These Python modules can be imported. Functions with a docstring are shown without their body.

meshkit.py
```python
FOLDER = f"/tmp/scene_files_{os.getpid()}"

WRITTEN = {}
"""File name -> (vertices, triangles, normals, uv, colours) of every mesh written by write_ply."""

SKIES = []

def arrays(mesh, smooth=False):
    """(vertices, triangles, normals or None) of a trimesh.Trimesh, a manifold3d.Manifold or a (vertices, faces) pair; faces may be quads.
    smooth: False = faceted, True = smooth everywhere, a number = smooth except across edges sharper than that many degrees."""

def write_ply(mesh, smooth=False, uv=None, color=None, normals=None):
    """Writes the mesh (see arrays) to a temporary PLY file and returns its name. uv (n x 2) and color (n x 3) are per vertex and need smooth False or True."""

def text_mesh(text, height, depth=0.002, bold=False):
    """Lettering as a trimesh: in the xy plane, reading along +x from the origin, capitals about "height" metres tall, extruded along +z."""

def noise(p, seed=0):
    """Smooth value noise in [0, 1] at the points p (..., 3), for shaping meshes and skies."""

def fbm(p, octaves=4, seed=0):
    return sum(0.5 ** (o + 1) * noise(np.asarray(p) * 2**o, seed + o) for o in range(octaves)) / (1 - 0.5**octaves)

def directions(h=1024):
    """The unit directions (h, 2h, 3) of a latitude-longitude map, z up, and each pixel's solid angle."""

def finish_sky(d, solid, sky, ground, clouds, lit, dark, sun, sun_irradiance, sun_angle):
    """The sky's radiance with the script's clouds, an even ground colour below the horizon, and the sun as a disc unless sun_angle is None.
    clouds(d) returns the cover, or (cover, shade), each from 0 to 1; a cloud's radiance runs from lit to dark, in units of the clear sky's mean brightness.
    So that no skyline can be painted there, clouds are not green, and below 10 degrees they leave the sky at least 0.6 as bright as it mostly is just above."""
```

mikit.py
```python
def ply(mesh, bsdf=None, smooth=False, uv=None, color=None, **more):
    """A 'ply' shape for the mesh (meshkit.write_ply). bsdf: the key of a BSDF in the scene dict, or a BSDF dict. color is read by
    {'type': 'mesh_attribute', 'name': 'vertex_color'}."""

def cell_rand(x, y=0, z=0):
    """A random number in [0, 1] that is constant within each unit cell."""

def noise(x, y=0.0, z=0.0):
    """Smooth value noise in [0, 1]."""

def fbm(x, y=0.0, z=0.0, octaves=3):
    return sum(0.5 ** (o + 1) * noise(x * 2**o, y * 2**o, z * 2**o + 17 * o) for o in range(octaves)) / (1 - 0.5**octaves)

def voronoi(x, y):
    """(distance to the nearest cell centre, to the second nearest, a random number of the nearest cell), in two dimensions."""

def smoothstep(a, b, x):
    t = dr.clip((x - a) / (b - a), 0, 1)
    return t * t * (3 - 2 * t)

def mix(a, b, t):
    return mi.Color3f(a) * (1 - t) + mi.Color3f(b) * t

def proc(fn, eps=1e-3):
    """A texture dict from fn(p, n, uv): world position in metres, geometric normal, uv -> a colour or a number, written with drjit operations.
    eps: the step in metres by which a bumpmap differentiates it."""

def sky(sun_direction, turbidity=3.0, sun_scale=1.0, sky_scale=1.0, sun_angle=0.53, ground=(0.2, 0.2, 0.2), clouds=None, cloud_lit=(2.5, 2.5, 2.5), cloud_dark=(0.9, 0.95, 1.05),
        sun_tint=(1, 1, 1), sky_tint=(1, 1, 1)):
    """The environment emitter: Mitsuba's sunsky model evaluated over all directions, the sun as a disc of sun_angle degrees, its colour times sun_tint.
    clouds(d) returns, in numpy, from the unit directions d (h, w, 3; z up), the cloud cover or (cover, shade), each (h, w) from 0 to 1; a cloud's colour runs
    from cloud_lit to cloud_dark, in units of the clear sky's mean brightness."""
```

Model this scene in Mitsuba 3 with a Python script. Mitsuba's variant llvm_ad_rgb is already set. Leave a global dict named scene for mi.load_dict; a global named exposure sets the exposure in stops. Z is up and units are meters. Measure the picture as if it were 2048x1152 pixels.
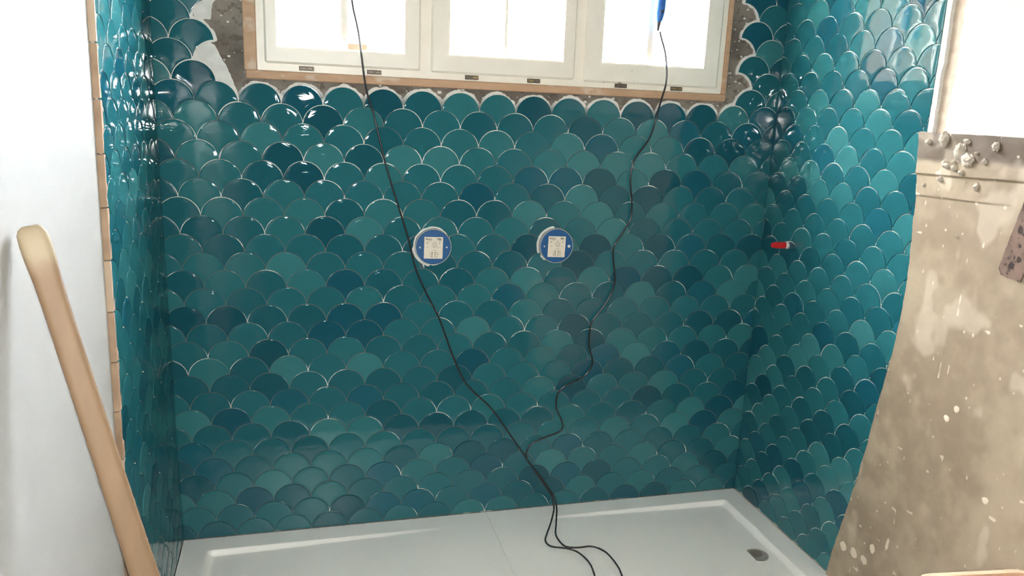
import math, random
import numpy as np
import trimesh, manifold3d
import mitsuba as mi
import drjit as dr
import mikit, meshkit
from shapely.geometry import Polygon, Point, box as sbox, LineString
from shapely.ops import unary_union
from shapely import affinity

rng = random.Random(11)
nrg = np.random.default_rng(5)
T = mi.ScalarTransform4f
scene, labels = {}, {}

# ------------------------------------------------------------------ camera, sky, lamps, exposure
exposure = 4.12
CAM = np.array([0.3514, -2.5621, 1.4631])
RIGHT, DOWN, FWD = np.array([0.9628, -0.2666, 0.0433]), np.array([-0.022, -0.2372, -0.9712]), np.array([0.2692, 0.9341, -0.2343])
F_PX, CX, CY = 1607.88, 1057.34, 600.86
M = np.eye(4)
M[:3, 0], M[:3, 1], M[:3, 2], M[:3, 3] = -RIGHT, -DOWN, FWD, CAM
scene['camera'] = {'type': 'perspective', 'fov_axis': 'x', 'fov': math.degrees(2 * math.atan(1024 / F_PX)), 'near_clip': 0.02, 'far_clip': 200.0,
                   'principal_point_offset_x': -(CX - 1024) / 2048, 'principal_point_offset_y': -(CY - 576) / 1152, 'to_world': T(M)}
SKY = 40.0
scene['sky'] = mikit.sky((0.75, -0.3, 0.6), turbidity=4.0, sun_scale=0.0, sky_scale=SKY, ground=(0.35, 0.34, 0.32),
                         clouds=lambda d: (np.clip(0.80 - 0.10 * d[..., 0] + 0.4 * (meshkit.fbm(d * 2.2, 4, 3) - 0.5), 0, 1), 1 - np.clip(d[..., 2], 0, 1)), cloud_lit=(1.75, 1.70, 1.60), cloud_dark=(0.62, 0.60, 0.57))
FLASH = 5500.0      # the photographer's own flash: its mirror image stands in the tile below the window


def project(p):
    p = np.asarray(p, float) - CAM
    z = p @ FWD
    return np.stack([p @ RIGHT / z * F_PX + CX, p @ DOWN / z * F_PX + CY], -1)


# ------------------------------------------------------------------ helpers
def lin(r, g, b):
    return [((c / 255 + 0.055) / 1.055) ** 2.4 if c > 10 else c / 255 / 12.92 for c in (r, g, b)]


def rgb(*c):
    return {'type': 'rgb', 'value': list(c)}


def numbered(key):
    if key not in scene and key not in labels:
        return key
    n = 1
    while f'{key}_{n:03d}' in scene or f'{key}_{n:03d}' in labels:
        n += 1
    return f'{key}_{n:03d}'


COUNT = {}


def obj(name, mesh, bsdf, parent=None, smooth=False, **kw):
    full = f'{parent}__{name}' if parent else name
    c = COUNT.get(full, 0)
    COUNT[full] = c + 1
    key = full if c == 0 else f'{full}_{c:03d}'
    scene[key] = dict(mesh) if isinstance(mesh, dict) else mikit.ply(mesh, bsdf, smooth=smooth)
    if isinstance(mesh, dict):
        scene[key]['bsdf'] = {'type': 'ref', 'id': bsdf}
    scene[key].update(kw)
    return key


def tag(key, label=None, category=None, group=None, kind=None):
    d = {}
    for k, v in (('label', label), ('category', category), ('group', group), ('kind', kind)):
        if v:
            d[k] = v
    labels[key] = d
    return key


def cat(*ms):
    return trimesh.util.concatenate([m for m in ms])


def bev(lo, hi, b=0.002, axes=(0, 1, 2)):
    """A box with chamfered edges."""
    lo, hi = np.asarray(lo, float), np.asarray(hi, float)
    b = min(b, 0.49 * float((hi - lo).min()))
    pts = []
    for s in np.ndindex(2, 2, 2):
        c = np.where(np.array(s) == 0, lo, hi)
        sg = np.where(np.array(s) == 0, 1, -1)
        for k in range(3):
            q = c + sg * b
            q[k] = c[k]
            pts.append(q)
    return trimesh.convex.convex_hull(np.array(pts))


def mani(m):
    return manifold3d.Manifold(manifold3d.Mesh(np.asarray(m.vertices, np.float32), np.asarray(m.faces, np.uint32)))


def tube(pts, rad, sides=10):
    p = np.asarray(pts, float)
    n = len(p)
    rad = np.broadcast_to(rad, (n,))
    t = np.gradient(p, axis=0)
    t /= np.linalg.norm(t, axis=1, keepdims=True)
    a = np.cross(t[0], [0.3, 1, 0.2])
    fr = []
    for k in range(n):
        a = a - t[k] * (a @ t[k])
        a /= np.linalg.norm(a)
        fr.append((a.copy(), np.cross(t[k], a)))
    ang = np.arange(sides) * 2 * np.pi / sides
    v = np.concatenate([p[k] + rad[k] * (np.cos(ang)[:, None] * fr[k][0] + np.sin(ang)[:, None] * fr[k][1]) for k in range(n)] + [p[:1], p[-1:]])
    f = []
    for k in range(n - 1):
        for j in range(sides):
            a0, a1 = k * sides + j, k * sides + (j + 1) % sides
            f += [[a0, a1, a1 + sides], [a0, a1 + sides, a0 + sides]]
    e0, e1, o = n * sides, n * sides + 1, (n - 1) * sides
    for j in range(sides):
        f += [[e0, (j + 1) % sides, j], [e1, o + j, o + (j + 1) % sides]]
    return trimesh.Trimesh(v, np.array(f), process=False)


def spline(pts, step=0.008):
    from scipy.interpolate import PchipInterpolator, CubicSpline
    p = np.asarray(pts, float)
    s = np.concatenate([[0], np.cumsum(np.linalg.norm(np.diff(p, axis=0), axis=1))])
    u = np.linspace(0, s[-1], max(4, int(s[-1] / step)))
    from scipy.ndimage import gaussian_filter1d
    q = PchipInterpolator(s, p)(u)
    return gaussian_filter1d(q, 2.0, axis=0, mode='nearest')


def basis(a, b, c, o):
    m = np.eye(4)
    m[:3, 0], m[:3, 1], m[:3, 2], m[:3, 3] = a, b, c, o
    return m


def apply(mesh, m):
    mesh = mesh.copy()
    mesh.apply_transform(m)
    return mesh


def lathe(profile, n=40):
    """Revolves (radius, height) about +z."""
    return trimesh.creation.revolve(np.asarray(profile, float), sections=n)


def wobble(poly, amp, freq, seed, step=0.004):
    """An uneven outline."""
    def ring(r):
        L = r.length
        c = np.array([r.interpolate(t).coords[0] for t in np.arange(0, L, step)])
        q = np.c_[c * freq, np.full(len(c), 0.5)]
        return c + amp * 2 * np.c_[meshkit.fbm(q, 3, seed) - 0.5, meshkit.fbm(q + 31.7, 3, seed + 7) - 0.5]
    out = []
    for g in getattr(poly, 'geoms', [poly]):
        out.append(Polygon(ring(g.exterior), [ring(h) for h in g.interiors if h.length > 0.02]).buffer(0))
    return unary_union(out)


def extrude(poly, h):
    return cat(*[trimesh.creation.extrude_polygon(g, h, engine='earcut') for g in getattr(poly, 'geoms', [poly]) if g.geom_type == 'Polygon' and g.area > 1e-6])


# ------------------------------------------------------------------ materials
def mat(key, d):
    scene[key] = d
    return key


def prin(key, color, rough=0.5, **kw):
    return mat(key, {'type': 'twosided', 'b': {'type': 'principled', 'base_color': color if isinstance(color, dict) else rgb(*color), 'roughness': rough, **kw}})


fbm, noise, sstep, mix = mikit.fbm, mikit.noise, mikit.smoothstep, mikit.mix

GLAZE_SRGB = [(22, 75, 87), (25, 80, 91), (28, 86, 96), (32, 91, 100), (35, 95, 103), (37, 98, 106), (41, 102, 108), (46, 107, 112), (54, 114, 118), (23, 79, 94), (29, 88, 102)]
GLAZE = []
for n, c in enumerate(GLAZE_SRGB):
    GLAZE.append(mat(f'm_glaze_{n}', {'type': 'roughplastic', 'distribution': 'beckmann', 'diffuse_reflectance': rgb(*[1.04 * q for q in lin(*c)]), 'alpha': 0.0065, 'int_ior': 1.44, 'nonlinear': False}))


def paint_fn(p, n, uv):
    g = fbm(p.x * 9, p.y * 9, p.z * 9)
    return mix(lin(151, 151, 147), lin(156, 156, 152), g)


prin('m_white_paint', mikit.proc(paint_fn), 0.6)


prin('m_room_paint', lin(62, 59, 55), 0.7)


def right_wall_fn(p, n, uv):
    edge = -0.782 + 0.012 * (fbm(p.z * 40, p.y * 25, 2.0) - 0.5) + 0.02 * (fbm(p.z * 6, 3.0, 1.0) - 0.5)
    bare = mix(lin(178, 160, 142), lin(205, 190, 172), fbm(p.y * 60, p.z * 60, 1.0))
    return mix(lin(200, 197, 190), bare, sstep(edge - 0.002, edge + 0.002, p.y))


prin('m_right_paint', mikit.proc(right_wall_fn), 0.65)


def cement_fn(p, n, uv):
    a = fbm(p.x * 7, p.y * 7, p.z * 7)
    b = fbm(p.x * 55, p.y * 55, p.z * 55)
    c = mix(lin(108, 101, 94), lin(142, 134, 124), sstep(0.3, 0.7, a))
    c = mix(c, lin(92, 82, 74), sstep(0.5, 0.72, b) * 0.7)
    s = noise(p.x * 160, p.y * 160, p.z * 160)
    return mix(c, lin(206, 200, 190), sstep(0.86, 0.93, s) * 0.7)


def cement_bump(p, n, uv):
    return fbm(p.x * 70, p.y * 70, p.z * 70)


mat('m_cement', {'type': 'twosided', 'b': {'type': 'bumpmap', 'arbitrary': mikit.proc(cement_bump, eps=1e-3), 'scale': 0.006,
                                           'b': {'type': 'diffuse', 'reflectance': mikit.proc(cement_fn)}}})


def bed_fn(p, n, uv):
    a = fbm(p.x * 14 + 3, p.y * 14, p.z * 14)
    w = mix(lin(205, 204, 198), lin(228, 227, 222), fbm(p.x * 60, p.y * 60, p.z * 60))
    return mix(w, lin(96, 112, 112), sstep(0.42, 0.52, a + 0.13 * sstep(1.35, 0.8, p.z)) * sstep(1.5, 1.44, p.z) * sstep(-0.03, -0.01, p.y))


prin('m_adhesive', mikit.proc(bed_fn), 0.85)
prin('m_mortar', mikit.proc(lambda p, n, uv: mix(lin(196, 194, 188), lin(226, 225, 220), fbm(p.x * 45, p.y * 45, p.z * 45))), 0.85)


def batten_fn(p, n, uv):
    g = fbm(p.x * 14, p.y * 60, p.z * 60)
    c = mix(lin(172, 136, 106), lin(196, 162, 132), g)
    k = noise(p.x * 7 + 0.3, 1.0, p.z * 7)
    c = mix(c, lin(212, 202, 188), sstep(0.60, 0.74, fbm(p.x * 18, p.y * 40, p.z * 26 + 4)) * 0.45)
    return mix(c, lin(120, 80, 54), sstep(0.88, 0.94, k) * 0.8)


prin('m_batten', mikit.proc(batten_fn), 0.7)


def sash_fn(p, n, uv):
    c = mix(lin(228, 222, 208), lin(236, 231, 218), fbm(p.x * 12, p.y * 12, p.z * 12))
    s = noise(p.x * 95, p.y * 60, p.z * 120)
    return mix(c, lin(120, 104, 90), sstep(0.945, 0.965, s) * sstep(0.5, 0.6, noise(p.x * 6, 4.0, p.z * 9)))


prin('m_sash', mikit.proc(sash_fn), 0.4)
prin('m_brass', lin(150, 132, 100), 0.4, metallic=0.6)
prin('m_tarnish', lin(112, 104, 94), 0.45, metallic=0.5)
mat('m_glass', {'type': 'thindielectric', 'int_ior': 1.5})
prin('m_bisque', mikit.proc(lambda p, n, uv: mix(lin(132, 108, 86), lin(172, 148, 124), fbm(p.x * 40, p.y * 40, p.z * 22))), 0.85)
prin('m_bisque_pale', lin(176, 156, 134), 0.85)
prin('m_tray', lin(243, 243, 238), 0.35, specular=0.4)
prin('m_chrome', lin(176, 174, 168), 0.35, metallic=0.4)
prin('m_drain_dark', lin(124, 114, 104), 0.4)
prin('m_blue', lin(24, 92, 166), 0.4)
prin('m_disc_blue', lin(24, 82, 134), 0.45)
prin('m_label', lin(222, 214, 196), 0.6)
prin('m_ink', lin(60, 62, 62), 0.7)
prin('m_ink_pale', lin(150, 146, 136), 0.7)
prin('m_white_plastic', lin(214, 214, 208), 0.45)
prin('m_clear_plastic', lin(168, 172, 172), 0.35)
prin('m_red', lin(196, 40, 44), 0.3)
prin('m_cable', lin(34, 34, 36), 0.22, specular=0.7)
prin('m_rubber', lin(44, 42, 42), 0.5)
prin('m_tub', lin(206, 174, 148), 0.4)
prin('m_brick', lin(120, 44, 30), 0.8)
prin('m_render', lin(72, 60, 48), 0.9)
prin('m_stone', lin(222, 216, 204), 0.8)
prin('m_floor', lin(52, 48, 44), 0.8)


def handle_fn(p, n, uv):
    g = fbm(p.x * 60, p.y * 26, p.z * 9)
    c = mix(lin(112, 89, 66), lin(130, 106, 80), g)
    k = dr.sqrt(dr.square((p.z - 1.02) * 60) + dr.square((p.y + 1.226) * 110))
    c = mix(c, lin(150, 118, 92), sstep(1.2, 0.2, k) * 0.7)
    return mix(c, lin(150, 137, 112), sstep(1.2, 1.245, p.z + 0.03 * fbm(p.x * 40, p.y * 40, p.z * 40)) * 0.85)


prin('m_handle', mikit.proc(handle_fn), 0.6)


def sheet_fn(p, n, uv):
    a = fbm(p.y * 5, p.z * 5, 1.0)
    b = fbm(p.y * 22, p.z * 22, 5.0)
    c = mix(lin(136, 121, 101), lin(160, 146, 124), sstep(0.25, 0.75, a * 0.6 + b * 0.4))
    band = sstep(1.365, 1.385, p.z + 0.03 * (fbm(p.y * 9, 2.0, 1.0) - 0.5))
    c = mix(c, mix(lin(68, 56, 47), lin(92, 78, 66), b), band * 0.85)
    st = fbm(p.y * 13 + 5, p.z * 9, 9.0)
    c = mix(c, lin(210, 198, 180), sstep(0.62, 0.76, st) * 0.28)
    f = noise(p.y * 70, p.z * 50, 3.0)
    return mix(c, lin(222, 212, 196), sstep(0.92, 0.96, f) * 0.5)


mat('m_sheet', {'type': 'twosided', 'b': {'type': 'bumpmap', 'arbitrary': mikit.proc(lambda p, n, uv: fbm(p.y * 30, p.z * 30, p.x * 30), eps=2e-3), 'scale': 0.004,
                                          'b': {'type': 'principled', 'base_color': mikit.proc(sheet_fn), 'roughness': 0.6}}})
prin('m_flap', mikit.proc(lambda p, n, uv: mix(mix(lin(88, 70, 61), lin(126, 104, 92), fbm(p.y * 40, p.z * 40, 1.0)), lin(46, 33, 30), sstep(0.52, 0.68, fbm(p.y * 95, p.z * 60, 7.0)))), 0.8)
prin('m_splash', lin(206, 194, 174), 0.7)
prin('m_lump', mikit.proc(lambda p, n, uv: mix(lin(160, 150, 136), lin(190, 182, 168), fbm(p.y * 90, p.z * 90, 1.0))), 0.8)

# ------------------------------------------------------------------ the setting
W, S = 0.12, 0.9325            # tile pitch across, and the ratio of the pitch down to it
P = W * S / 2                  # from row to row
XL, XR, Z0, ZT = -0.0430, 1.9620, 1.4947, 0.040
REAR, CEIL, STEP = -4.2, 2.60, 0.014

f = obj('floor', bev((-0.3, REAR - 0.1, -0.1), (XR + 0.3, 0.1, 0.0), 0.001), 'm_floor'); tag(f, kind='structure')
f = obj('ceiling', bev((-0.3, REAR - 0.1, CEIL), (XR + 0.3, 0.3, CEIL + 0.1), 0.001), 'm_room_paint'); tag(f, kind='structure')
f = obj('wall_rear', bev((-0.3, REAR - 0.1, -0.1), (XR + 0.3, REAR, CEIL + 0.05), 0.001), 'm_room_paint'); tag(f, kind='structure')
f = obj('wall_left', bev((-0.3, REAR - 0.05, -0.1), (XL - STEP, 0.05, CEIL + 0.05), 0.001), 'm_white_paint'); tag(f, kind='structure')
f = obj('wall_right', bev((XR + STEP, REAR - 0.05, -0.1), (XR + 0.3, 0.05, CEIL + 0.05), 0.001), 'm_right_paint'); tag(f, kind='structure')
# back wall, 0.13 m thick, with the window opening
wb = Polygon([(-0.3, -0.1), (XR + 0.3, -0.1), (XR + 0.3, CEIL + 0.05), (-0.3, CEIL + 0.05)], [[(0.224, 1.524), (1.744, 1.527), (1.744, 2.46), (0.224, 2.46)]])
BACK = basis((1, 0, 0), (0, 0, 1), (0, -1, 0), (0, 0, 0))
f = obj('wall_back', apply(extrude(wb, 0.13), basis((1, 0, 0), (0, 0, 1), (0, -1, 0), (0, 0.14, 0))), 'm_cement'); tag(f, kind='structure')

# ------------------------------------------------------------------ fish-scale tiles
GAP = 0.0020
RAD = W / 2 - GAP / 2


def disc(x, y, r, q=14):
    return Point(x, y).buffer(r, quad_segs=q)


def fan():
    g = RAD + GAP
    body = unary_union([disc(0, 0, RAD), sbox(-W / 2 + GAP / 2, -P, W / 2 - GAP / 2, 0)])
    body = body.difference(unary_union([disc(-W / 2, -P, g), disc(W / 2, -P, g), disc(0, -2 * P, g)]))
    body = body.intersection(sbox(-1, -W * 0.46, 1, 1))
    return max(getattr(body.buffer(-0.0008).buffer(0.0008, quad_segs=3), 'geoms', [body.buffer(-0.0008).buffer(0.0008, quad_segs=3)]), key=lambda a: a.area)


FAN = fan()
LOOPS = ((0.0, -0.00170), (0.0005, -0.00125), (0.0014, -0.00102), (0.004, -0.00076), (0.0085, -0.00050), (0.0135, -0.00034), (0.0220, -0.00018), (0.0320, -0.00006), (0.0410, 0.0))


def tile_mesh(poly, lift=1.0, depth=-0.006):
    """A glazed tile: a skirt, an eased edge and a slightly pillowed face."""
    pts, faces = [], []

    def tri(pl, za, zb):
        v, t = trimesh.creation.triangulate_polygon(pl, engine='earcut')
        return v, t
    polys = [(poly, LOOPS[0][1])]
    vs, fs, off = [], [], 0
    cur = poly
    for k in range(len(LOOPS)):
        d, z = LOOPS[k]
        cur = poly if k == 0 else poly.buffer(-d, quad_segs=3).simplify(0.00012)
        nxt = poly.buffer(-LOOPS[k + 1][0], quad_segs=3).simplify(0.00012) if k + 1 < len(LOOPS) else Polygon()
        for g in getattr(cur, 'geoms', [cur]):
            if g.is_empty or g.area < 1e-8:
                continue
            inner = [h for h in getattr(nxt, 'geoms', [nxt]) if not h.is_empty and h.area > 1e-8 and g.contains(h.representative_point())]
            ring = Polygon(g.exterior, [h.exterior for h in inner])
            v, t = trimesh.creation.triangulate_polygon(ring, engine='earcut')
            outer = LineString(g.exterior.coords)
            zz = np.array([z if (not inner or outer.distance(Point(q)) < 1e-7) else LOOPS[k + 1][1] for q in v])
            vs.append(np.c_[v, zz * np.where(zz < 0, lift, 1)])
            fs.append(np.asarray(t) + off)
            off += len(v)
    ext = np.array(poly.exterior.coords)[:-1]
    if not poly.exterior.is_ccw:
        ext = ext[::-1]
    n = len(ext)
    vs.append(np.r_[np.c_[ext, np.full(n, LOOPS[0][1] * lift)], np.c_[ext, np.full(n, depth)]])
    i = np.arange(n)
    j = (i + 1) % n
    fs.append(np.r_[np.c_[i, i + n, j + n], np.c_[i, j + n, j]] + off)
    m = trimesh.Trimesh(np.concatenate(vs), np.concatenate(fs), process=False)
    m.merge_vertices(digits_vertex=7)
    # outward orientation of the face triangles
    nf = np.cross(m.vertices[m.faces[:, 1]] - m.vertices[m.faces[:, 0]], m.vertices[m.faces[:, 2]] - m.vertices[m.faces[:, 0]])
    flip = nf[:, 2] < -1e-12
    fa = m.faces.copy()
    fa[flip] = fa[flip][:, ::-1]
    return trimesh.Trimesh(m.vertices, fa, process=False)


FULL = [mikit.ply(tile_mesh(FAN, l), 'm_glaze_0', smooth=50) for l in (0.7, 1.0, 1.3)]
WEIGHT = [2, 3, 5, 6, 6, 6, 5, 4, 2, 2, 2]
TONE = {(3, 0): 9, (5, 0): 0, (9, 0): 0, (12, 0): 1, (14, 0): 0, (7, 0): 7, (8, 0): 6, (10, 0): 3, (4, 0): 4, (13, 2): 7, (12, 2): 7, (14, 2): 0, (9, 6): 8, (3, 5): 0, (3, 4): 0, (0.5, -1): 0, (0, -2): 2, (0.5, -3): 3}


def lay(wall, frame, region, rows, cols, holes, zoff, exists=lambda c, r: True, xof=lambda c: c * W, most=300):
    """Lays fan tiles on a wall; returns the union of their outlines."""
    put = []
    for r in rows:
        for c in cols(r):
            if not exists(c, r):
                continue
            x, zc = xof(c), Z0 - (r + zoff) * P - RAD
            ang, tx, ty = rng.gauss(0, 0.5), rng.gauss(0, 0.45), rng.gauss(0, 0.45)
            dx, dz, lift = rng.gauss(0, 0.0003), rng.gauss(0, 0.0003), abs(rng.gauss(0, 0.0004))
            tone = TONE.get((c, r)) if wall == 'wall_back' else None
            tone = tone if tone is not None else rng.choices(range(len(GLAZE)), WEIGHT)[0]
            kind = rng.randrange(3)
            pl = affinity.translate(FAN, x, zc)
            cut = pl.intersection(region)
            for h in holes:
                cut = cut.difference(h)
            cut = max(getattr(cut, 'geoms', [cut]), key=lambda a: a.area)
            if cut.is_empty or cut.area < 4e-5:
                continue
            whole = cut.area > pl.area * 0.999
            tilt = T().translate([x + dx, zc + dz, lift]).rotate([0, 0, 1], ang).rotate([1, 0, 0], tx).rotate([0, 1, 0], ty)
            wm = T(frame) @ tilt
            if whole:
                shape = dict(FULL[kind])
            else:
                loc = affinity.translate(cut, -x, -zc)
                loc = loc.buffer(-0.0004).buffer(0.0004, quad_segs=2)
                loc = max(getattr(loc, 'geoms', [loc]), key=lambda a: a.area)
                if loc.is_empty or loc.area < 4e-5:
                    continue
                loc = Polygon(loc.exterior)
                shape = mikit.ply(tile_mesh(loc, 1.0), 'm_glaze_0', smooth=50)
                ang = 0
            shape['to_world'] = wm
            px = project((frame[:3, :3] @ np.c_[np.array(cut.exterior.coords), np.zeros(len(cut.exterior.coords))].T).T + frame[:3, 3])
            seen = Polygon(px).buffer(0).intersection(sbox(0, 0, 2048, 1152)).area
            put.append((seen, shape, tone, cut))
    order = sorted(range(len(put)), key=lambda k: -put[k][0])
    single = {k for k in order[:most] if put[k][0] > 6}
    rest = {}
    for k, (seen, shape, tone, cut) in enumerate(put):
        if k in single:
            obj('tile', shape, GLAZE[tone], wall, to_world=shape['to_world'])
        else:
            rest.setdefault(tone % 3, []).append(shape)
    ms = []
    for tone, shapes in rest.items():
        for s in shapes:
            v, fc, nn, _, _ = meshkit.WRITTEN[s['filename']]
            m = np.array(s['to_world'].matrix, float)
            ms.append(trimesh.Trimesh((m[:3, :3] @ np.asarray(v, float).T).T + m[:3, 3], fc, process=False))
    return unary_union([affinity.scale(q[3], 1.04, 1.04) for q in put]), [(m, ) for m in ms], put


def stuff(wall, ms, label):
    """The tiles past the 300 that show largest, and those out of the picture: one part, its tones by vertex colour."""
    if not ms:
        return
    cols = np.concatenate([np.tile(1.02 * np.array(lin(*GLAZE_SRGB[rng.choices(range(len(GLAZE)), WEIGHT)[0]])), (len(m.vertices), 1)) for (m,) in ms])
    k = f'{wall}__tile_field'
    big = cat(*[m for (m,) in ms])
    big = trimesh.Trimesh(big.vertices, big.faces, process=False)
    scene[k] = mikit.ply(big, 'm_glaze_field', smooth=True, color=cols)
    tag(k, label, kind='stuff')


mat('m_glaze_field', {'type': 'principled', 'base_color': {'type': 'mesh_attribute', 'name': 'vertex_color'}, 'roughness': 0.16, 'specular': 0.5})

DISCS = [(0.757, 1.010), (1.173, 1.012)]
TOPZ = 2.40


def back_cols(r):
    return np.arange(-1, 18) if r % 2 == 0 else np.arange(-1, 18) - 0.5


def back_has(c, r):
    if r >= 0:
        return True
    return c <= 0.5 or c >= 15.5


region = sbox(XL - 0.003, ZT + 0.003, XR + 0.003, TOPZ)
bu, ms, _ = lay('wall_back', BACK, region, range(-16, 28), back_cols, [disc(x, z, 0.061) for x, z in DISCS], 0.0, back_has)
stuff('wall_back', ms, 'teal fish-scale tiles of the back wall')
LEFT = basis((0, 1, 0), (0, 0, 1), (1, 0, 0), (XL, 0, 0))
RIGHTM = basis((0, -1, 0), (0, 0, 1), (-1, 0, 0), (XR, 0, 0))


def l_edge(z):
    return -0.661 - (1.635 - z) * 0.0615


lreg = Polygon([(l_edge(0.0), ZT + 0.003), (-0.0014, ZT + 0.003), (-0.0014, TOPZ), (l_edge(TOPZ), TOPZ)])
rreg = Polygon([(0.0014, ZT + 0.003), (0.775, ZT + 0.003), (0.775, 1.25), (0.733, 1.44), (0.733, TOPZ), (0.0014, TOPZ)])


def side_cols(r):
    return np.arange(-1, 9) + (0.0 if r % 2 else 0.5)


_, ms, _ = lay('wall_left', LEFT, lreg, range(-16, 28), side_cols, [], -0.0233, xof=lambda c: -(c - 1 + 0.7989) * W)
stuff('wall_left', ms, 'teal fish-scale tiles of the left wall')
_, ms, _ = lay('wall_right', RIGHTM, rreg, range(-16, 28), side_cols, [disc(0.163, 1.037, 0.013)], -0.0756, xof=lambda c: (c - 1 + 0.9783) * W)
stuff('wall_right', ms, 'teal fish-scale tiles of the right wall')

# adhesive behind the tiles
smear = Polygon([(0.03, 1.60), (0.075, 1.60), (0.098, 1.612), (0.122, 1.598), (0.140, 1.562), (0.158, 1.521), (0.175, 1.476), (0.190, 1.430), (0.12, 1.40), (0.04, 1.50)])
top_smear = Polygon([(0.07, 1.66), (0.112, 1.665), (0.128, 1.735), (0.10, 1.745), (0.07, 1.72)])
bed = wobble(bu.buffer(0.006), 0.008, 60, 3).intersection(sbox(XL, ZT, XR, TOPZ))
keep = sbox(0.196, 1.5085, 1.758, 2.49)
bed = unary_union([bed.difference(keep), sbox(XL, ZT, XR, Z0 - 0.06)]).buffer(0)
obj('adhesive_bed', apply(extrude(bed, 0.0068), basis((1, 0, 0), (0, 0, 1), (0, -1, 0), (0, 0.0105, 0))), 'm_adhesive', 'wall_back')
sm = wobble(unary_union([smear, top_smear]), 0.006, 45, 9).difference(keep)
k = obj('mortar_smear', apply(extrude(sm, 0.008), basis((1, 0, 0), (0, 0, 1), (0, -1, 0), (0, 0.0105, 0))), 'm_mortar', 'wall_back')
tag(k, 'white mortar left bare beside the window')
crumbs = []
for _ in range(70):
    x = rng.uniform(0.2, 1.75)
    crumbs.append((x, rng.uniform(1.465, 1.506), rng.uniform(0.0015, 0.005)))
for _ in range(45):
    crumbs.append((rng.uniform(1.765, 1.82), rng.uniform(1.52, 1.95), rng.uniform(0.001, 0.0035)))
for _ in range(30):
    crumbs.append((rng.uniform(0.13, 0.2), rng.uniform(1.5, 1.95), rng.uniform(0.001, 0.0035)))
cm = []
for x, z, r in crumbs:
    s = trimesh.creation.icosphere(subdivisions=1, radius=1.0)
    s.vertices *= (r * rng.uniform(0.8, 1.8), r * 0.7, r * rng.uniform(0.7, 1.3))
    s.vertices *= 1 + 0.5 * (meshkit.noise(s.vertices * 300 + x * 77, 4)[:, None] - 0.5)
    s.apply_translation((x, 0.0095, z))
    cm.append(s)
k = obj('mortar_crumbs', cat(*cm), 'm_mortar', 'wall_back', smooth=50)
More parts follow.
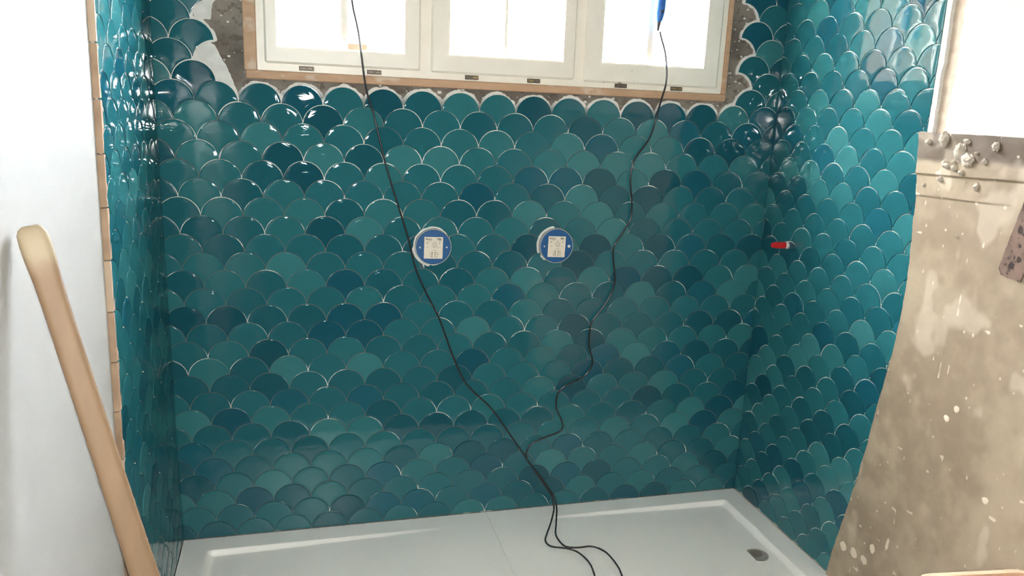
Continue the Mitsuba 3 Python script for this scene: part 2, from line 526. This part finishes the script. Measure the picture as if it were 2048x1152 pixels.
tag(k, 'dried mortar crumbs on the bare cement', kind='stuff')
obj('adhesive_bed', bev((XL - STEP - 0.001, -0.66, ZT), (XL - 0.0035, 0.009, TOPZ), 0.0005), 'm_adhesive', 'wall_left')
obj('adhesive_bed', bev((XR + 0.0035, -0.731, ZT), (XR + STEP + 0.001, 0.009, TOPZ), 0.0005), 'm_adhesive', 'wall_right')
# bare cut edges of the tile bodies
z = 0.03
zz = Z0 - (-1 - 0.0233) * P
lev = [zz + 2 * P * k for k in range(-14, 9)]
for q in lev:
    a, b = max(q - 2 * P + 0.0012, 0.004), min(q - 0.0012, TOPZ)
    if b <= a:
        continue
    y0, y1 = l_edge(a), l_edge(b)
    m = bev((XL - STEP - 0.002 + rng.uniform(-0.001, 0.001), -0.006 - rng.uniform(0, 0.0015), a), (XL - 0.0008, 0.012, b), 0.0012)
    m = m.subdivide().subdivide()
    m.vertices[:, 1] += l_edge(m.vertices[:, 2]) - 0.001
    m.vertices += 0.0012 * (np.stack([meshkit.fbm(m.vertices * 90 + o, 2, 3) for o in (0, 11, 23)], -1) - 0.5) * (1, 1, 0)
    k = obj('tile_edge', m, 'm_bisque' if rng.random() < 0.75 else 'm_bisque_pale', 'wall_left', smooth=40)
# ragged filler beside the right-hand tiles
strip = wobble(sbox(0.731, 1.415, 0.751, TOPZ), 0.006, 40, 21)
k = obj('filler_strip', apply(extrude(strip, 0.012), basis((0, -1, 0), (0, 0, 1), (-1, 0, 0), (XR + STEP + 0.0005, 0, 0))), 'm_mortar', 'wall_right')
tag(k, 'ragged pale filler along the tile edge')

# ------------------------------------------------------------------ the window
win = 'window_1'
tag(win, kind='structure')
obj('batten', bev((0.204, -0.012, 1.508), (1.7535, 0.02, 1.5315), 0.002), 'm_batten', win)
obj('batten', bev((0.200, -0.012, 1.5318), (0.2345, 0.02, 2.46), 0.002), 'm_batten', win)
obj('batten', bev((1.7385, -0.012, 1.5318), (1.7535, 0.02, 2.46), 0.002), 'm_batten', win)
obj('batten', bev((0.200, -0.012, 2.4605), (1.7535, 0.02, 2.485), 0.002), 'm_batten', win)
fr = mani(bev((0.2350, -0.005, 1.5320), (1.7380, 0.06, 2.4600), 0.0015))
OPEN = [(0.291, 0.661, 1.600), (0.796, 1.163, 1.606), (1.294, 1.657, 1.611)]
SASH = [(0.257, 0.709, 1.5535), (0.741, 1.204, 1.5515), (1.236, 1.714, 1.5485)]
OT, ST = 2.38, 2.43
for x0, x1, z0 in OPEN:
    fr -= mani(bev((x0 - 0.006, -0.1, z0 - 0.006), (x1 + 0.006, 0.2, OT + 0.006), 0.0005))
obj('frame', fr, 'm_sash', win)
MUNT = [(0.484, 0.0105), (0.979, 0.0050), (1.467, 0.0100)]
for (x0, x1, z0), (s0, s1, sz), (mx, mw) in zip(OPEN, SASH, MUNT):
    m = mani(bev((s0, -0.021, sz), (s1, -0.004, ST), 0.006))
    m -= mani(bev((x0, -0.1, z0), (x1, 0.2, OT), 0.0005))
    inner = mani(bev((x0 - 0.004, -0.0045, z0 - 0.004), (x1 + 0.004, 0.026, OT + 0.004), 0.0005)) - mani(bev((x0 + 0.005, -0.1, z0 + 0.005), (x1 - 0.005, 0.2, OT - 0.005), 0.0005))
    s = obj('sash', m + inner, 'm_sash', win, smooth=30)
    obj('glazing_bar', bev((mx - mw, 0.004, z0 + 0.004), (mx + mw, 0.0245, OT - 0.004), 0.0015), 'm_sash', s)
    g = trimesh.Trimesh([[x0 + 0.003, 0.0252, z0 + 0.003], [x1 - 0.003, 0.0252, z0 + 0.003], [x1 - 0.003, 0.0252, OT - 0.003], [x0 + 0.003, 0.0252, OT - 0.003]], [[0, 1, 2], [0, 2, 3]], process=False)
    obj('pane', g, 'm_glass', s)
for n, (x, zc) in enumerate([(0.374, 1.5432), (0.571, 1.5430), (0.871, 1.5430), (1.072, 1.5428), (1.370, 1.5420), (1.570, 1.5418)]):
    k = obj('catch_plate', bev((x - 0.0215, -0.0085, zc - 0.0065), (x + 0.0215, -0.0042, zc + 0.0065), 0.001), 'm_tarnish', win)
    obj('keep_barrel', bev((x - 0.019, -0.0125, zc - 0.004), (x - 0.0006, -0.0080, zc + 0.0045), 0.0018), 'm_tarnish' if n in (0, 1, 2, 4) else 'm_brass', k)
    obj('keep_barrel', bev((x + 0.0006, -0.0125, zc - 0.004), (x + 0.019, -0.0080, zc + 0.0045), 0.0018), 'm_brass' if n in (2, 5) else 'm_tarnish', k)
# outer sill of the opening and the brick lying on it
k = obj('outer_sill', bev((0.225, 0.062, 1.5275), (1.743, 0.19, 1.575), 0.003), 'm_stone', win)

# the neighbouring house wall, outside to the left: it stands in the side window reflections
f = obj('wall_neighbour', bev((-6.0, 2.2, -0.2), (-2.6, 11.0, 4.4), 0.02), 'm_render'); tag(f, kind='structure')

# ------------------------------------------------------------------ things
b = obj('brick', bev((0.490, 0.10, 1.5755), (0.560, 0.17, 1.6300), 0.003), 'm_brick')
tag(b, 'red brick lying on the sill outside the left window pane', 'brick')


def tray(name, x0, x1, drain_side):
    """A shower tray with a flat rim on three sides, the floor falling away from the seam."""
    y0, y1 = -0.752, -0.0008
    nx, ny = 90, 60
    xs = np.unique(np.r_[np.linspace(x0, x1, nx), [x0, x1]])
    ys = np.unique(np.r_[np.linspace(y0, y1, ny), np.linspace(y1 - 0.11, y1 - 0.06, 14)])
    if drain_side > 0:
        xs = np.unique(np.r_[xs, np.linspace(x1 - 0.11, x1 - 0.06, 14)])
        out, seam = x1, x0
    else:
        xs = np.unique(np.r_[xs, np.linspace(x0 + 0.06, x0 + 0.11, 14)])
        out, seam = x0, x1
    X, Y = np.meshgrid(xs, ys, indexing='ij')
    de = np.abs(out - X)

    def ss(a, b, v):
        t = np.clip((v - a) / (b - a), 0, 1)
        return t * t * (3 - 2 * t)
    fall = np.clip((np.abs(X - seam) - 0.16) / (abs(out - seam) - 0.25), 0, 1)
    inside = ss(0.075, 0.097, de) * ss(0.075, 0.09, -Y) * ss(0.075, 0.09, Y - y0)
    Z = ZT - 0.018 * fall ** 0.8 * inside
    v = np.stack([X, Y, Z], -1).reshape(-1, 3)
    n0, n1 = len(xs), len(ys)
    i, j = np.meshgrid(np.arange(n0 - 1), np.arange(n1 - 1), indexing='ij')
    a = (i * n1 + j).ravel()
    f = np.r_[np.c_[a, a + n1, a + n1 + 1], np.c_[a, a + n1 + 1, a + 1]]
    # skirt
    loop = np.r_[np.arange(n0) * n1, (n0 - 1) * n1 + np.arange(1, n1), (np.arange(n0 - 1)[::-1]) * n1 + n1 - 1, np.arange(1, n1 - 1)[::-1]]
    low = v[loop].copy()
    low[:, 2] = 0.0005
    mid = np.array([[(x0 + x1) / 2, (y0 + y1) / 2, 0.0005]])
    o = len(v)
    L = len(loop)
    q = np.arange(L)
    r = (q + 1) % L
    f = np.r_[f, np.c_[loop[q], o + q, o + r], np.c_[loop[q], o + r, loop[r]], np.c_[o + q, np.full(L, o + L), o + r]]
    return obj(name, trimesh.Trimesh(np.r_[v, low, mid], f, process=False), 'm_tray', smooth=25), (xs, ys, Z)


SEAM = 0.965
t0, _ = tray('shower_tray', XL + 0.0008, SEAM - 0.0008, -1)
tag(t0, 'white shower tray left of the seam, below the left tiled wall', 'shower tray')
t1, (xs, ys, Z) = tray('shower_tray_001', SEAM + 0.0008, XR - 0.0008, 1)
tag(t1, 'white shower tray right of the seam, with the chrome drain', 'shower tray')
zd = float(Z[np.abs(xs - 1.815).argmin(), np.abs(ys + 0.435).argmin()])
cut = disc(0.0, 0.0, 0.0385, 20).intersection(sbox(-0.021, -1, 1, 1))
dm = apply(extrude(cut.difference(cut.buffer(-0.004)), 0.0035), basis((1, 0, 0), (0, 1, 0), (0, 0, 1), (1.806, -0.435, zd - 0.0005)))
dk = obj('drain', dm, 'm_chrome', t1)
tag(dk, 'chrome drain with one straight side')
obj('well', apply(extrude(cut.buffer(-0.0035), 0.0012), basis((1, 0, 0), (0, 1, 0), (0, 0, 1), (1.806, -0.435, zd - 0.0002))), 'm_drain_dark', dk)
lid = cut.buffer(-0.006).difference(disc(-0.004, 0.016, 0.030, 20))
obj('lid', apply(extrude(lid, 0.0022), basis((1, 0, 0), (0, 1, 0), (0, 0, 1), (1.806, -0.435, zd + 0.0006))), 'm_chrome', dk)


def mixer(name, x, zc, label, wall_y=0.0, variant=0):
    m = basis((1, 0, 0), (0, 0, 1), (0, -1, 0), (x, 0, zc))
    scene_key = name
    labels[name] = {'label': label, 'category': 'valve box cover', 'group': 'round mixer covers in the back wall'}
    rim = lathe([(0.0500, -0.02), (0.0585, -0.02), (0.0585, 0.020), (0.0580, 0.0225), (0.0564, 0.0225), (0.0560, 0.0190), (0.0500, 0.0190), (0.0500, -0.02)], 48)
    obj('rim', apply(rim, m), 'm_clear_plastic', name, smooth=30)
    cv = obj('cover', apply(lathe([(0, 0.012), (0.0558, 0.012), (0.0558, 0.0205), (0.0540, 0.0218), (0, 0.0218)], 48), m), 'm_disc_blue', name, smooth=30)
    lab = bev((-0.0275, -0.036, 0.0216), (0.0275, 0.028, 0.0224), 0.0003)
    tilt = basis((1.1 * math.cos(-0.02), 1.1 * math.sin(-0.02), 0), (-1.1 * math.sin(-0.02), 1.1 * math.cos(-0.02), 0), (0, 0, 1), (0, 0.002, 0))
    st = obj('sticker', apply(apply(lab, tilt), m), 'm_label', name)
    tag(st, 'cream printed sticker')
    ink, pale = [], []

    def bar(l, x0, y0, w, h):
        l.append(bev((x0, y0, 0.02235), (x0 + w, y0 + h, 0.02265), 0.00005))
    t = meshkit.text_mesh('Roca', 0.0058, 0.0003, bold=True)
    t.apply_translation((-0.0245, 0.0188, 0.02235))
    ink.append(t)
    bar(ink, 0.009, 0.0225, 0.0125, 0.0016)
    bar(ink, 0.011, 0.0190, 0.0120, 0.0020)
    for a in (0.0035, 0.0060, 0.0085):
        ringp = disc(0.003, 0.004, a).difference(disc(0.003, 0.004, a - 0.0009))
        q = extrude(ringp, 0.0003)
        q.apply_translation((0, 0, 0.02235))
        pale.append(q)
    bar(pale, -0.0245, 0.0150, 0.049, 0.0006)
    for (x0, y0, w, h) in [(-0.021, 0.0085, 0.005, 0.004), (-0.021, -0.0030, 0.006, 0.0009), (-0.0165, -0.0030, 0.0009, 0.006), (0.0165, 0.0085, 0.003, 0.005), (0.013, -0.0030, 0.009, 0.0009), (-0.003, -0.0115, 0.012, 0.0014)]:
        bar(pale, x0, y0, w, h)
    for (x0, y0, w, h) in [(-0.010, -0.0185, 0.009, 0.0009), (0.003, -0.0175, 0.010, 0.0009), (-0.010, -0.030, 0.0009, 0.010), (-0.004, -0.032, 0.0012, 0.016), (0.0045, -0.031, 0.0012, 0.015), (0.0125, -0.031, 0.0009, 0.012), (-0.010, -0.0315, 0.010, 0.0009), (0.004, -0.0315, 0.010, 0.0009), (-0.0065, -0.025, 0.004, 0.0012), (0.006, -0.0235, 0.005, 0.0012)]:
        bar(ink, x0, y0, w, h)
    tag(obj('print', apply(apply(cat(*ink), tilt), m), 'm_ink', st), 'dark print', kind='stuff')
    tag(obj('print', apply(apply(cat(*pale), tilt), m), 'm_ink_pale', st), 'pale grey print', kind='stuff')
    for sx, sr in ((-0.0435, 0.0028), (0.0430, 0.0050 if variant else 0.0028)):
        obj('screw', apply(lathe([(0, 0.0200), (sr, 0.0200), (sr, 0.0235), (sr * 0.7, 0.0245), (0, 0.0245)], 16), apply_shift(m, sx, -0.001)), 'm_white_plastic', name, smooth=40)
    # white sealant pressed around the box
    if variant == 0:
        arcs = [(60, 300, 0.0045), (185, 262, 0.0085)]
    else:
        arcs = [(95, 205, 0.0065), (215, 238, 0.004), (352, 372, 0.003)]
    seal = unary_union([disc(0, 0, 0.0585 + w, 20).difference(disc(0, 0, 0.0587, 20)).intersection(wedge(a0, a1)) for a0, a1, w in arcs])
    seal = wobble(seal, 0.0028, 110, 5 + variant, 0.003).difference(disc(0, 0, 0.0586, 20))
    for g in getattr(seal, 'geoms', [seal]):
        if g.area > 4e-6:
            obj('sealant', apply(extrude(g, 0.0065), basis((1, 0, 0), (0, 0, 1), (0, -1, 0), (x, 0.003, zc))), 'm_mortar', name)
    if variant == 0:
        d = tube(spline([(x - 0.052, -0.006, zc - 0.030), (x - 0.040, -0.007, zc - 0.046), (x - 0.030, -0.006, zc - 0.052), (x - 0.0275, -0.005, zc - 0.075)], 0.006), 0.0022, 8)
        obj('sealant', d, 'm_mortar', name, smooth=40)


def apply_shift(m, dx, dy):
    q = m.copy()
    q[:3, 3] += m[:3, 0] * dx + m[:3, 1] * dy
    return q


def wedge(a0, a1, r=0.2):
    t = np.radians(np.linspace(a0, a1, 24))
    return Polygon([(0, 0)] + [(r * math.cos(a), r * math.sin(a)) for a in t])


mixer('valve_cover', 0.757, 1.010, 'round blue valve cover with smeared sealant, left one beside the black cable', variant=0)
mixer('valve_cover_001', 1.173, 1.012, 'round blue valve cover with a clean sticker and bigger white screw, right of the two', variant=1)

# red plug in the right-hand wall
pk = 'pipe_plug'
labels[pk] = {'label': 'red plastic plug with white collar sticking out of the right tiled wall', 'category': 'pipe plug'}
PM = basis((0, -1, 0), (0, 0, 1), (-1, 0, 0), (XR, -0.163, 1.037))
obj('collar', apply(lathe([(0, -0.02), (0.0120, -0.02), (0.0120, 0.0075), (0.0105, 0.0095), (0, 0.0095)], 28), PM), 'm_white_plastic', pk, smooth=30)
hexa = lathe([(0, 0.009), (0.0118, 0.009), (0.0122, 0.015), (0.0112, 0.050), (0.0085, 0.060), (0, 0.060)], 6)
obj('cap', apply(hexa, PM), 'm_red', pk)


# cables
def cable(name, wall_pts, yoff, tray_pts, label):
    p = [(x, yoff(z), z) for x, z in wall_pts] + [(x, y, zt) for x, y, zt in tray_pts]
    k = obj(name, tube(spline(p, 0.007), 0.0030, 10), 'm_cable', smooth=True)
    tag(k, label, 'cable')


def tz(x, y):
    i = np.abs(xs - x).argmin() if x > SEAM else 0
    return float(Z[i, np.abs(ys - y).argmin()]) + 0.0050


def up(z):
    return -0.0085 - 0.022 * float(np.clip((z - 1.47) / 0.06, 0, 1))


c1 = [(0.50, 2.42), (0.50, 2.15), (0.500, 1.95), (0.503, 1.80), (0.505, 1.743), (0.522, 1.661), (0.547, 1.490), (0.569, 1.418), (0.587, 1.343), (0.610, 1.252), (0.634, 1.175), (0.659, 1.097), (0.683, 1.016), (0.700, 0.943), (0.724, 0.884), (0.783, 0.765), (0.828, 0.642), (0.873, 0.542), (0.972, 0.436), (1.039, 0.338), (1.087, 0.268), (1.147, 0.176), (1.188, 0.117), (1.212, 0.075)]
tr1 = [(1.216, -0.016), (1.178, -0.11), (1.131, -0.205), (1.114, -0.244), (1.121, -0.278), (1.158, -0.301), (1.194, -0.324), (1.22, -0.396), (1.21, -0.472), (1.18, -0.60), (1.17, -0.74)]
cable('cable', c1, up, [(x, y, tz(x, y) + (0.0062 if 1.13 < x < 1.2 and -0.33 < y < -0.27 else 0)) for x, y in tr1], 'black cable hanging from the left window sash down to the tray')
c2 = [(1.476, 1.722), (1.482, 1.700), (1.499, 1.662), (1.510, 1.615), (1.515, 1.568), (1.508, 1.503), (1.502, 1.438), (1.486, 1.379), (1.429, 1.286), (1.426, 1.236), (1.437, 1.168), (1.441, 1.117), (1.413, 1.056), (1.380, 0.996), (1.388, 0.943), (1.396, 0.881), (1.368, 0.806), (1.314, 0.721), (1.314, 0.657), (1.334, 0.591), (1.307, 0.542), (1.234, 0.509), (1.206, 0.476), (1.204, 0.435), (1.232, 0.371), (1.237, 0.345), (1.17, 0.318), (1.115, 0.292), (1.100, 0.258), (1.158, 0.17), (1.197, 0.111), (1.222, 0.070)]
tr2 = [(1.224, -0.021), (1.184, -0.146), (1.160, -0.227), (1.170, -0.290), (1.210, -0.302), (1.255, -0.298), (1.298, -0.351), (1.303, -0.427), (1.295, -0.489), (1.27, -0.62), (1.26, -0.74)]
cable('cable_001', c2, lambda z: -0.0085 - 0.034 * float(np.clip((z - 1.47) / 0.06, 0, 1)) - (0.002 if z > 0.29 else 0.0065), [(x, y, tz(x, y) + 0.0024) for x, y in tr2], 'thin dark cable running down from the blue lamp handle')

# blue hand lamp hanging from the window head
lk = 'hand_lamp'
labels[lk] = {'label': 'blue plastic lamp handle hanging in front of the right window sash', 'category': 'hand lamp'}
LM = basis((1, 0, 0), (0, -1, 0), (0.06, 0, 1.0), (1.470, -0.0445, 1.722))
body = lathe([(0, 0.024), (0.0085, 0.024), (0.0115, 0.031), (0.0150, 0.048), (0.0158, 0.062), (0.0150, 0.090), (0.0145, 0.150), (0.0160, 0.165), (0.0160, 0.18), (0, 0.185)], 28)
obj('body', apply(body, LM), 'm_blue', lk, smooth=35)
obj('strain_relief', apply(lathe([(0, -0.004), (0.0034, -0.004), (0.0046, 0.006), (0.0070, 0.0235), (0.0082, 0.0262), (0, 0.0262)], 20), LM), 'm_rubber', lk, smooth=35)
obj('switch', apply(bev((-0.004, 0.0135, 0.050), (0.004, 0.0178, 0.058), 0.001), LM), 'm_rubber', lk)
obj('hanger', tube([(1.4785, -0.0445, 1.900), (1.479, -0.0445, 1.98), (1.480, -0.040, 2.40), (1.4805, -0.0222, 2.415)], 0.002, 8), 'm_rubber', lk, smooth=True)

# wooden handle leaning on the left wall
A, B = np.array([-0.0330, -1.242, 1.262]), np.array([0.268, -1.398, 0.004])
ax = (B - A) / np.linalg.norm(B - A)
Lh = np.linalg.norm(B - A)
toward = CAM - (A + B) / 2
wd = np.cross(ax, toward)
wd /= np.linalg.norm(wd)
th = np.cross(wd, ax)
if th @ toward < 0:
    th = -th
prof = [(0.0, 0.010, 0.006), (0.004, 0.0165, 0.011), (0.012, 0.0203, 0.0145), (0.028, 0.0212, 0.016), (0.05, 0.0208, 0.0155), (0.085, 0.0188, 0.0145), (0.14, 0.0182, 0.014), (0.3, 0.0186, 0.0145), (0.5, 0.0198, 0.015), (0.75, 0.0222, 0.016), (1.0, 0.0245, 0.017), (Lh - 0.002, 0.026, 0.018), (Lh, 0.024, 0.016)]
s_ = np.unique(np.r_[np.linspace(0, Lh, 60), [q[0] for q in prof]])
wi = np.interp(s_, [q[0] for q in prof], [q[1] for q in prof])
ti = np.interp(s_, [q[0] for q in prof], [q[2] for q in prof])
NS = 24
an = np.arange(NS) * 2 * np.pi / NS
ca = np.sign(np.cos(an)) * np.abs(np.cos(an)) ** 0.6
sa = np.sign(np.sin(an)) * np.abs(np.sin(an)) ** 0.6
v = np.concatenate([A + ax * s + wi[k] * ca[:, None] * wd + ti[k] * sa[:, None] * th for k, s in enumerate(s_)] + [A[None], B[None]])
f = []
n = len(s_)
for k in range(n - 1):
    for j in range(NS):
        a0, a1 = k * NS + j, k * NS + (j + 1) % NS
        f += [[a0, a1, a1 + NS], [a0, a1 + NS, a0 + NS]]
for j in range(NS):
    f += [[n * NS, (j + 1) % NS, j], [n * NS + 1, (n - 1) * NS + j, (n - 1) * NS + (j + 1) % NS]]
hm = trimesh.Trimesh(v, np.array(f), process=False)
hm.fix_normals()
k = obj('wooden_handle', hm, 'm_handle', smooth=35)
tag(k, 'tan wooden handle with a rounded pale end leaning on the white left wall', 'tool handle')

# brown protective sheet hung over the right wall
from scipy.interpolate import PchipInterpolator
ez = [0.012, 0.034, 0.237, 0.462, 0.681, 0.871, 0.958, 1.045, 1.222, 1.276, 1.356, 1.445]
ey = [-0.604, -0.606, -0.645, -0.692, -0.723, -0.752, -0.757, -0.760, -0.748, -0.745, -0.739, -0.727]
edge = PchipInterpolator(ez, ey)
NZ, NY = 150, 90
zs = np.unique(np.r_[np.linspace(0.0418, 1.443, NZ), np.linspace(1.325, 1.345, 9), np.linspace(1.270, 1.288, 9)])
t = np.linspace(0, 1, NY) ** 1.3
YEND = -2.3
yg = edge(zs)[:, None] * (1 - t) + YEND * t
zg = np.repeat(zs[:, None], NY, 1)
zg = zg + (0.0025 * (meshkit.fbm(np.stack([yg * 14, zg * 0, zg * 0], -1), 3, 2) - 0.5)) * (zg > 1.44)
yg = yg + 0.006 * (meshkit.fbm(np.stack([zg * 30, yg * 0, yg * 0], -1), 3, 8) - 0.5) * (1 - t)


def ss(a, b, x):
    u = np.clip((x - a) / (b - a), 0, 1)
    return u * u * (3 - 2 * u)


c1z = 1.333 - 0.03 * (yg + 0.75)
c2z = 1.276 - 0.03 * (yg + 0.75)
off = 0.012 + 0.005 * ss(-0.0025, 0.0025, zg - c1z) + 0.0028 * ss(-0.002, 0.002, zg - c2z) * ss(-1.06, -0.98, yg)
off += 0.010 * (meshkit.fbm(np.stack([yg * 5, zg * 4, zg * 0], -1), 3, 4) - 0.3) * ss(0.0, 0.06, t)[None, :]
off += 0.006 * (meshkit.fbm(np.stack([yg * 16, zg * 22, zg * 0 + 3], -1), 2, 6) - 0.5) * ss(1.28, 1.40, zg)
off = np.maximum(off, 0.0035)
xg = XR - off
front = np.stack([xg, yg, zg], -1).reshape(-1, 3)
back = front + (0.0022, 0, 0)
i, j = np.meshgrid(np.arange(len(zs) - 1), np.arange(NY - 1), indexing='ij')
a = (i * NY + j).ravel()
ff = np.r_[np.c_[a, a + NY + 1, a + NY], np.c_[a, a + 1, a + NY + 1]]
N = len(front)
nz = len(zs)
loop = np.r_[np.arange(NY), np.arange(1, nz) * NY + NY - 1, (nz - 1) * NY + np.arange(NY - 1)[::-1], np.arange(1, nz - 1)[::-1] * NY]
q = loop
r = np.roll(loop, -1)
fs = np.r_[ff[:, ::-1], ff + N, np.c_[q, r, r + N], np.c_[q, r + N, q + N]]
sh = trimesh.Trimesh(np.r_[front, back], fs, process=False)
sh.fix_normals()
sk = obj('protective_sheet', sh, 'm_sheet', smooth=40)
tag(sk, 'stained brown protective sheet with folded top edge hung over the right wall', 'sheet')


def on_sheet(y, z_):
    k = ((yg - y) ** 2 + (zg - z_) ** 2).argmin()
    return float(xg.ravel()[k])


LUMPS = [(-0.827, 1.427, .0126, .0174), (-0.884, 1.401, .0143, .0207), (-0.915, 1.381, .017, .0156), (-0.845, 1.367, .0133, .0087), (-0.875, 1.36, .0073, .008), (-0.87, 1.374, .0057, .0043), (-0.991, 1.419, .0086, .0104), (-0.966, 1.381, .0059, .007), (-0.774, 1.419, .0079, .0076), (-0.902, 1.426, .0078, .006), (-0.938, 1.4, .0046, .003), (-0.83, 1.326, .0085, .0063), (-0.773, 1.306, .0054, .0039), (-0.9, 1.35, .0063, .0061), (-0.949, 1.32, .0061, .0095), (-0.914, 1.19, .004, .0037)]
SPLASH = [(-0.979, .726, .0087, .0076), (-1.006, .762, .0077, .0087), (-1.136, .573, .0083, .0084), (-0.67, .177, .0131, .0138), (-0.72, .185, .0136, .0136), (-0.792, .241, .0098, .0131), (-0.846, .285, .0047, .0184), (-0.765, .188, .0121, .0104)]
for n, (y, z_, ry, rz) in enumerate(LUMPS + SPLASH):
    flat = n >= len(LUMPS)
    s = trimesh.creation.icosphere(subdivisions=3, radius=1.0)
    nn = meshkit.fbm(s.vertices * 1.6 + n * 5.3, 3, n)[:, None]
    s.vertices *= (0.6 + 0.75 * nn) * (1 + 0.55 * (meshkit.fbm(s.vertices * 4.5 + n * 3.1, 3, n + 40)[:, None] - 0.5))
    s.vertices *= (0.0018 if flat else min(0.011, 0.8 * ry + 0.002), ry * 1.1, rz * 1.1)
    s.apply_transform(trimesh.transformations.rotation_matrix(rng.uniform(-0.4, 0.4), (1, 0, 0)))
    s.apply_translation((on_sheet(y, z_) - (0 if flat else 0.001), y, z_))
    obj('paint_splash' if flat else 'plaster_lump', s, 'm_splash' if flat else 'm_lump', sk, smooth=35)
flap = wobble(Polygon([(1.092, 1.307), (1.056, 1.140), (1.066, 1.124), (1.121, 1.118), (1.126, 1.142), (1.18, 1.16), (1.16, 1.36), (1.12, 1.345)]), 0.002, 60, 2)
fx = min(on_sheet(-1.06, 1.13), on_sheet(-1.1, 1.2), on_sheet(-1.15, 1.3), on_sheet(-1.1, 1.3))
fm = extrude(flap, 0.0035)
k = obj('torn_patch', apply(fm, basis((0, -1, 0), (0, 0, 1), (-1, 0, 0), (fx + 0.001, 0, 0))), 'm_flap', sk)
tag(k, 'dark mottled torn patch')

# cream tub at the lower right
tp = affinity.rotate(sbox(1.625, -1.70, 1.925, -1.266).buffer(-0.05).buffer(0.05, quad_segs=10), -7, origin=(1.625, -1.266))


def rounded(poly, z0, z1):
    m = trimesh.creation.extrude_polygon(poly, z1 - z0, engine='earcut')
    m.apply_translation((0, 0, z0))
    return m


wallp = tp.buffer(-0.018)
outer = mani(rounded(wallp, 0.0, 0.49))
tubm = outer - mani(rounded(wallp.buffer(-0.006), 0.008, 0.6))
tk = 'tub'
labels[tk] = {'label': 'cream plastic tub with rounded rim at the lower right in front of the brown sheet', 'category': 'tub'}
obj('body', tubm, 'm_tub', tk, smooth=30)
rimm = None
lay_ = []
for d, za, zb in ((0.004, 0.470, 0.474), (0.001, 0.474, 0.490), (0.0, 0.476, 0.487), (0.003, 0.490, 0.494), (0.008, 0.494, 0.498), (0.012, 0.498, 0.4995)):
    q = mani(rounded(tp.buffer(-d), za, zb)) - mani(rounded(wallp.buffer(-0.0055), 0.3, 0.6))
    rimm = q if rimm is None else rimm + q
obj('rim', rimm, 'm_tub', tk, smooth=35)

# the photographer's flash, an actual small lamp beside the lens
fl = trimesh.creation.icosphere(subdivisions=2, radius=0.009)
flp = np.array([0.3645, -2.566, 1.447])
cyl = lathe([(0, 0), (0.009, 0), (0.009, -0.004), (0, -0.004)], 24)
up_ = np.array([0, 0, 1.0])
FD = np.array([0.25, 0.96, -0.10]); FD /= np.linalg.norm(FD)
sx = np.cross(up_, FD); sx /= np.linalg.norm(sx)
m = basis(sx, np.cross(FD, sx), FD, flp)
face = trimesh.Trimesh(np.r_[[[0, 0, 0]], np.c_[0.0065 * np.cos(np.arange(24) * np.pi / 12), 0.0065 * np.sin(np.arange(24) * np.pi / 12), np.zeros(24)]], [[0, 1 + k, 1 + (k + 1) % 24] for k in range(24)], process=False)
k = obj('flash_lamp', apply(face, m), 'm_white_plastic', emitter={'type': 'area', 'radiance': rgb(FLASH, FLASH * 0.97, FLASH * 0.92)})
tag(k, 'small round white flash lamp at the viewpoint', 'lamp')
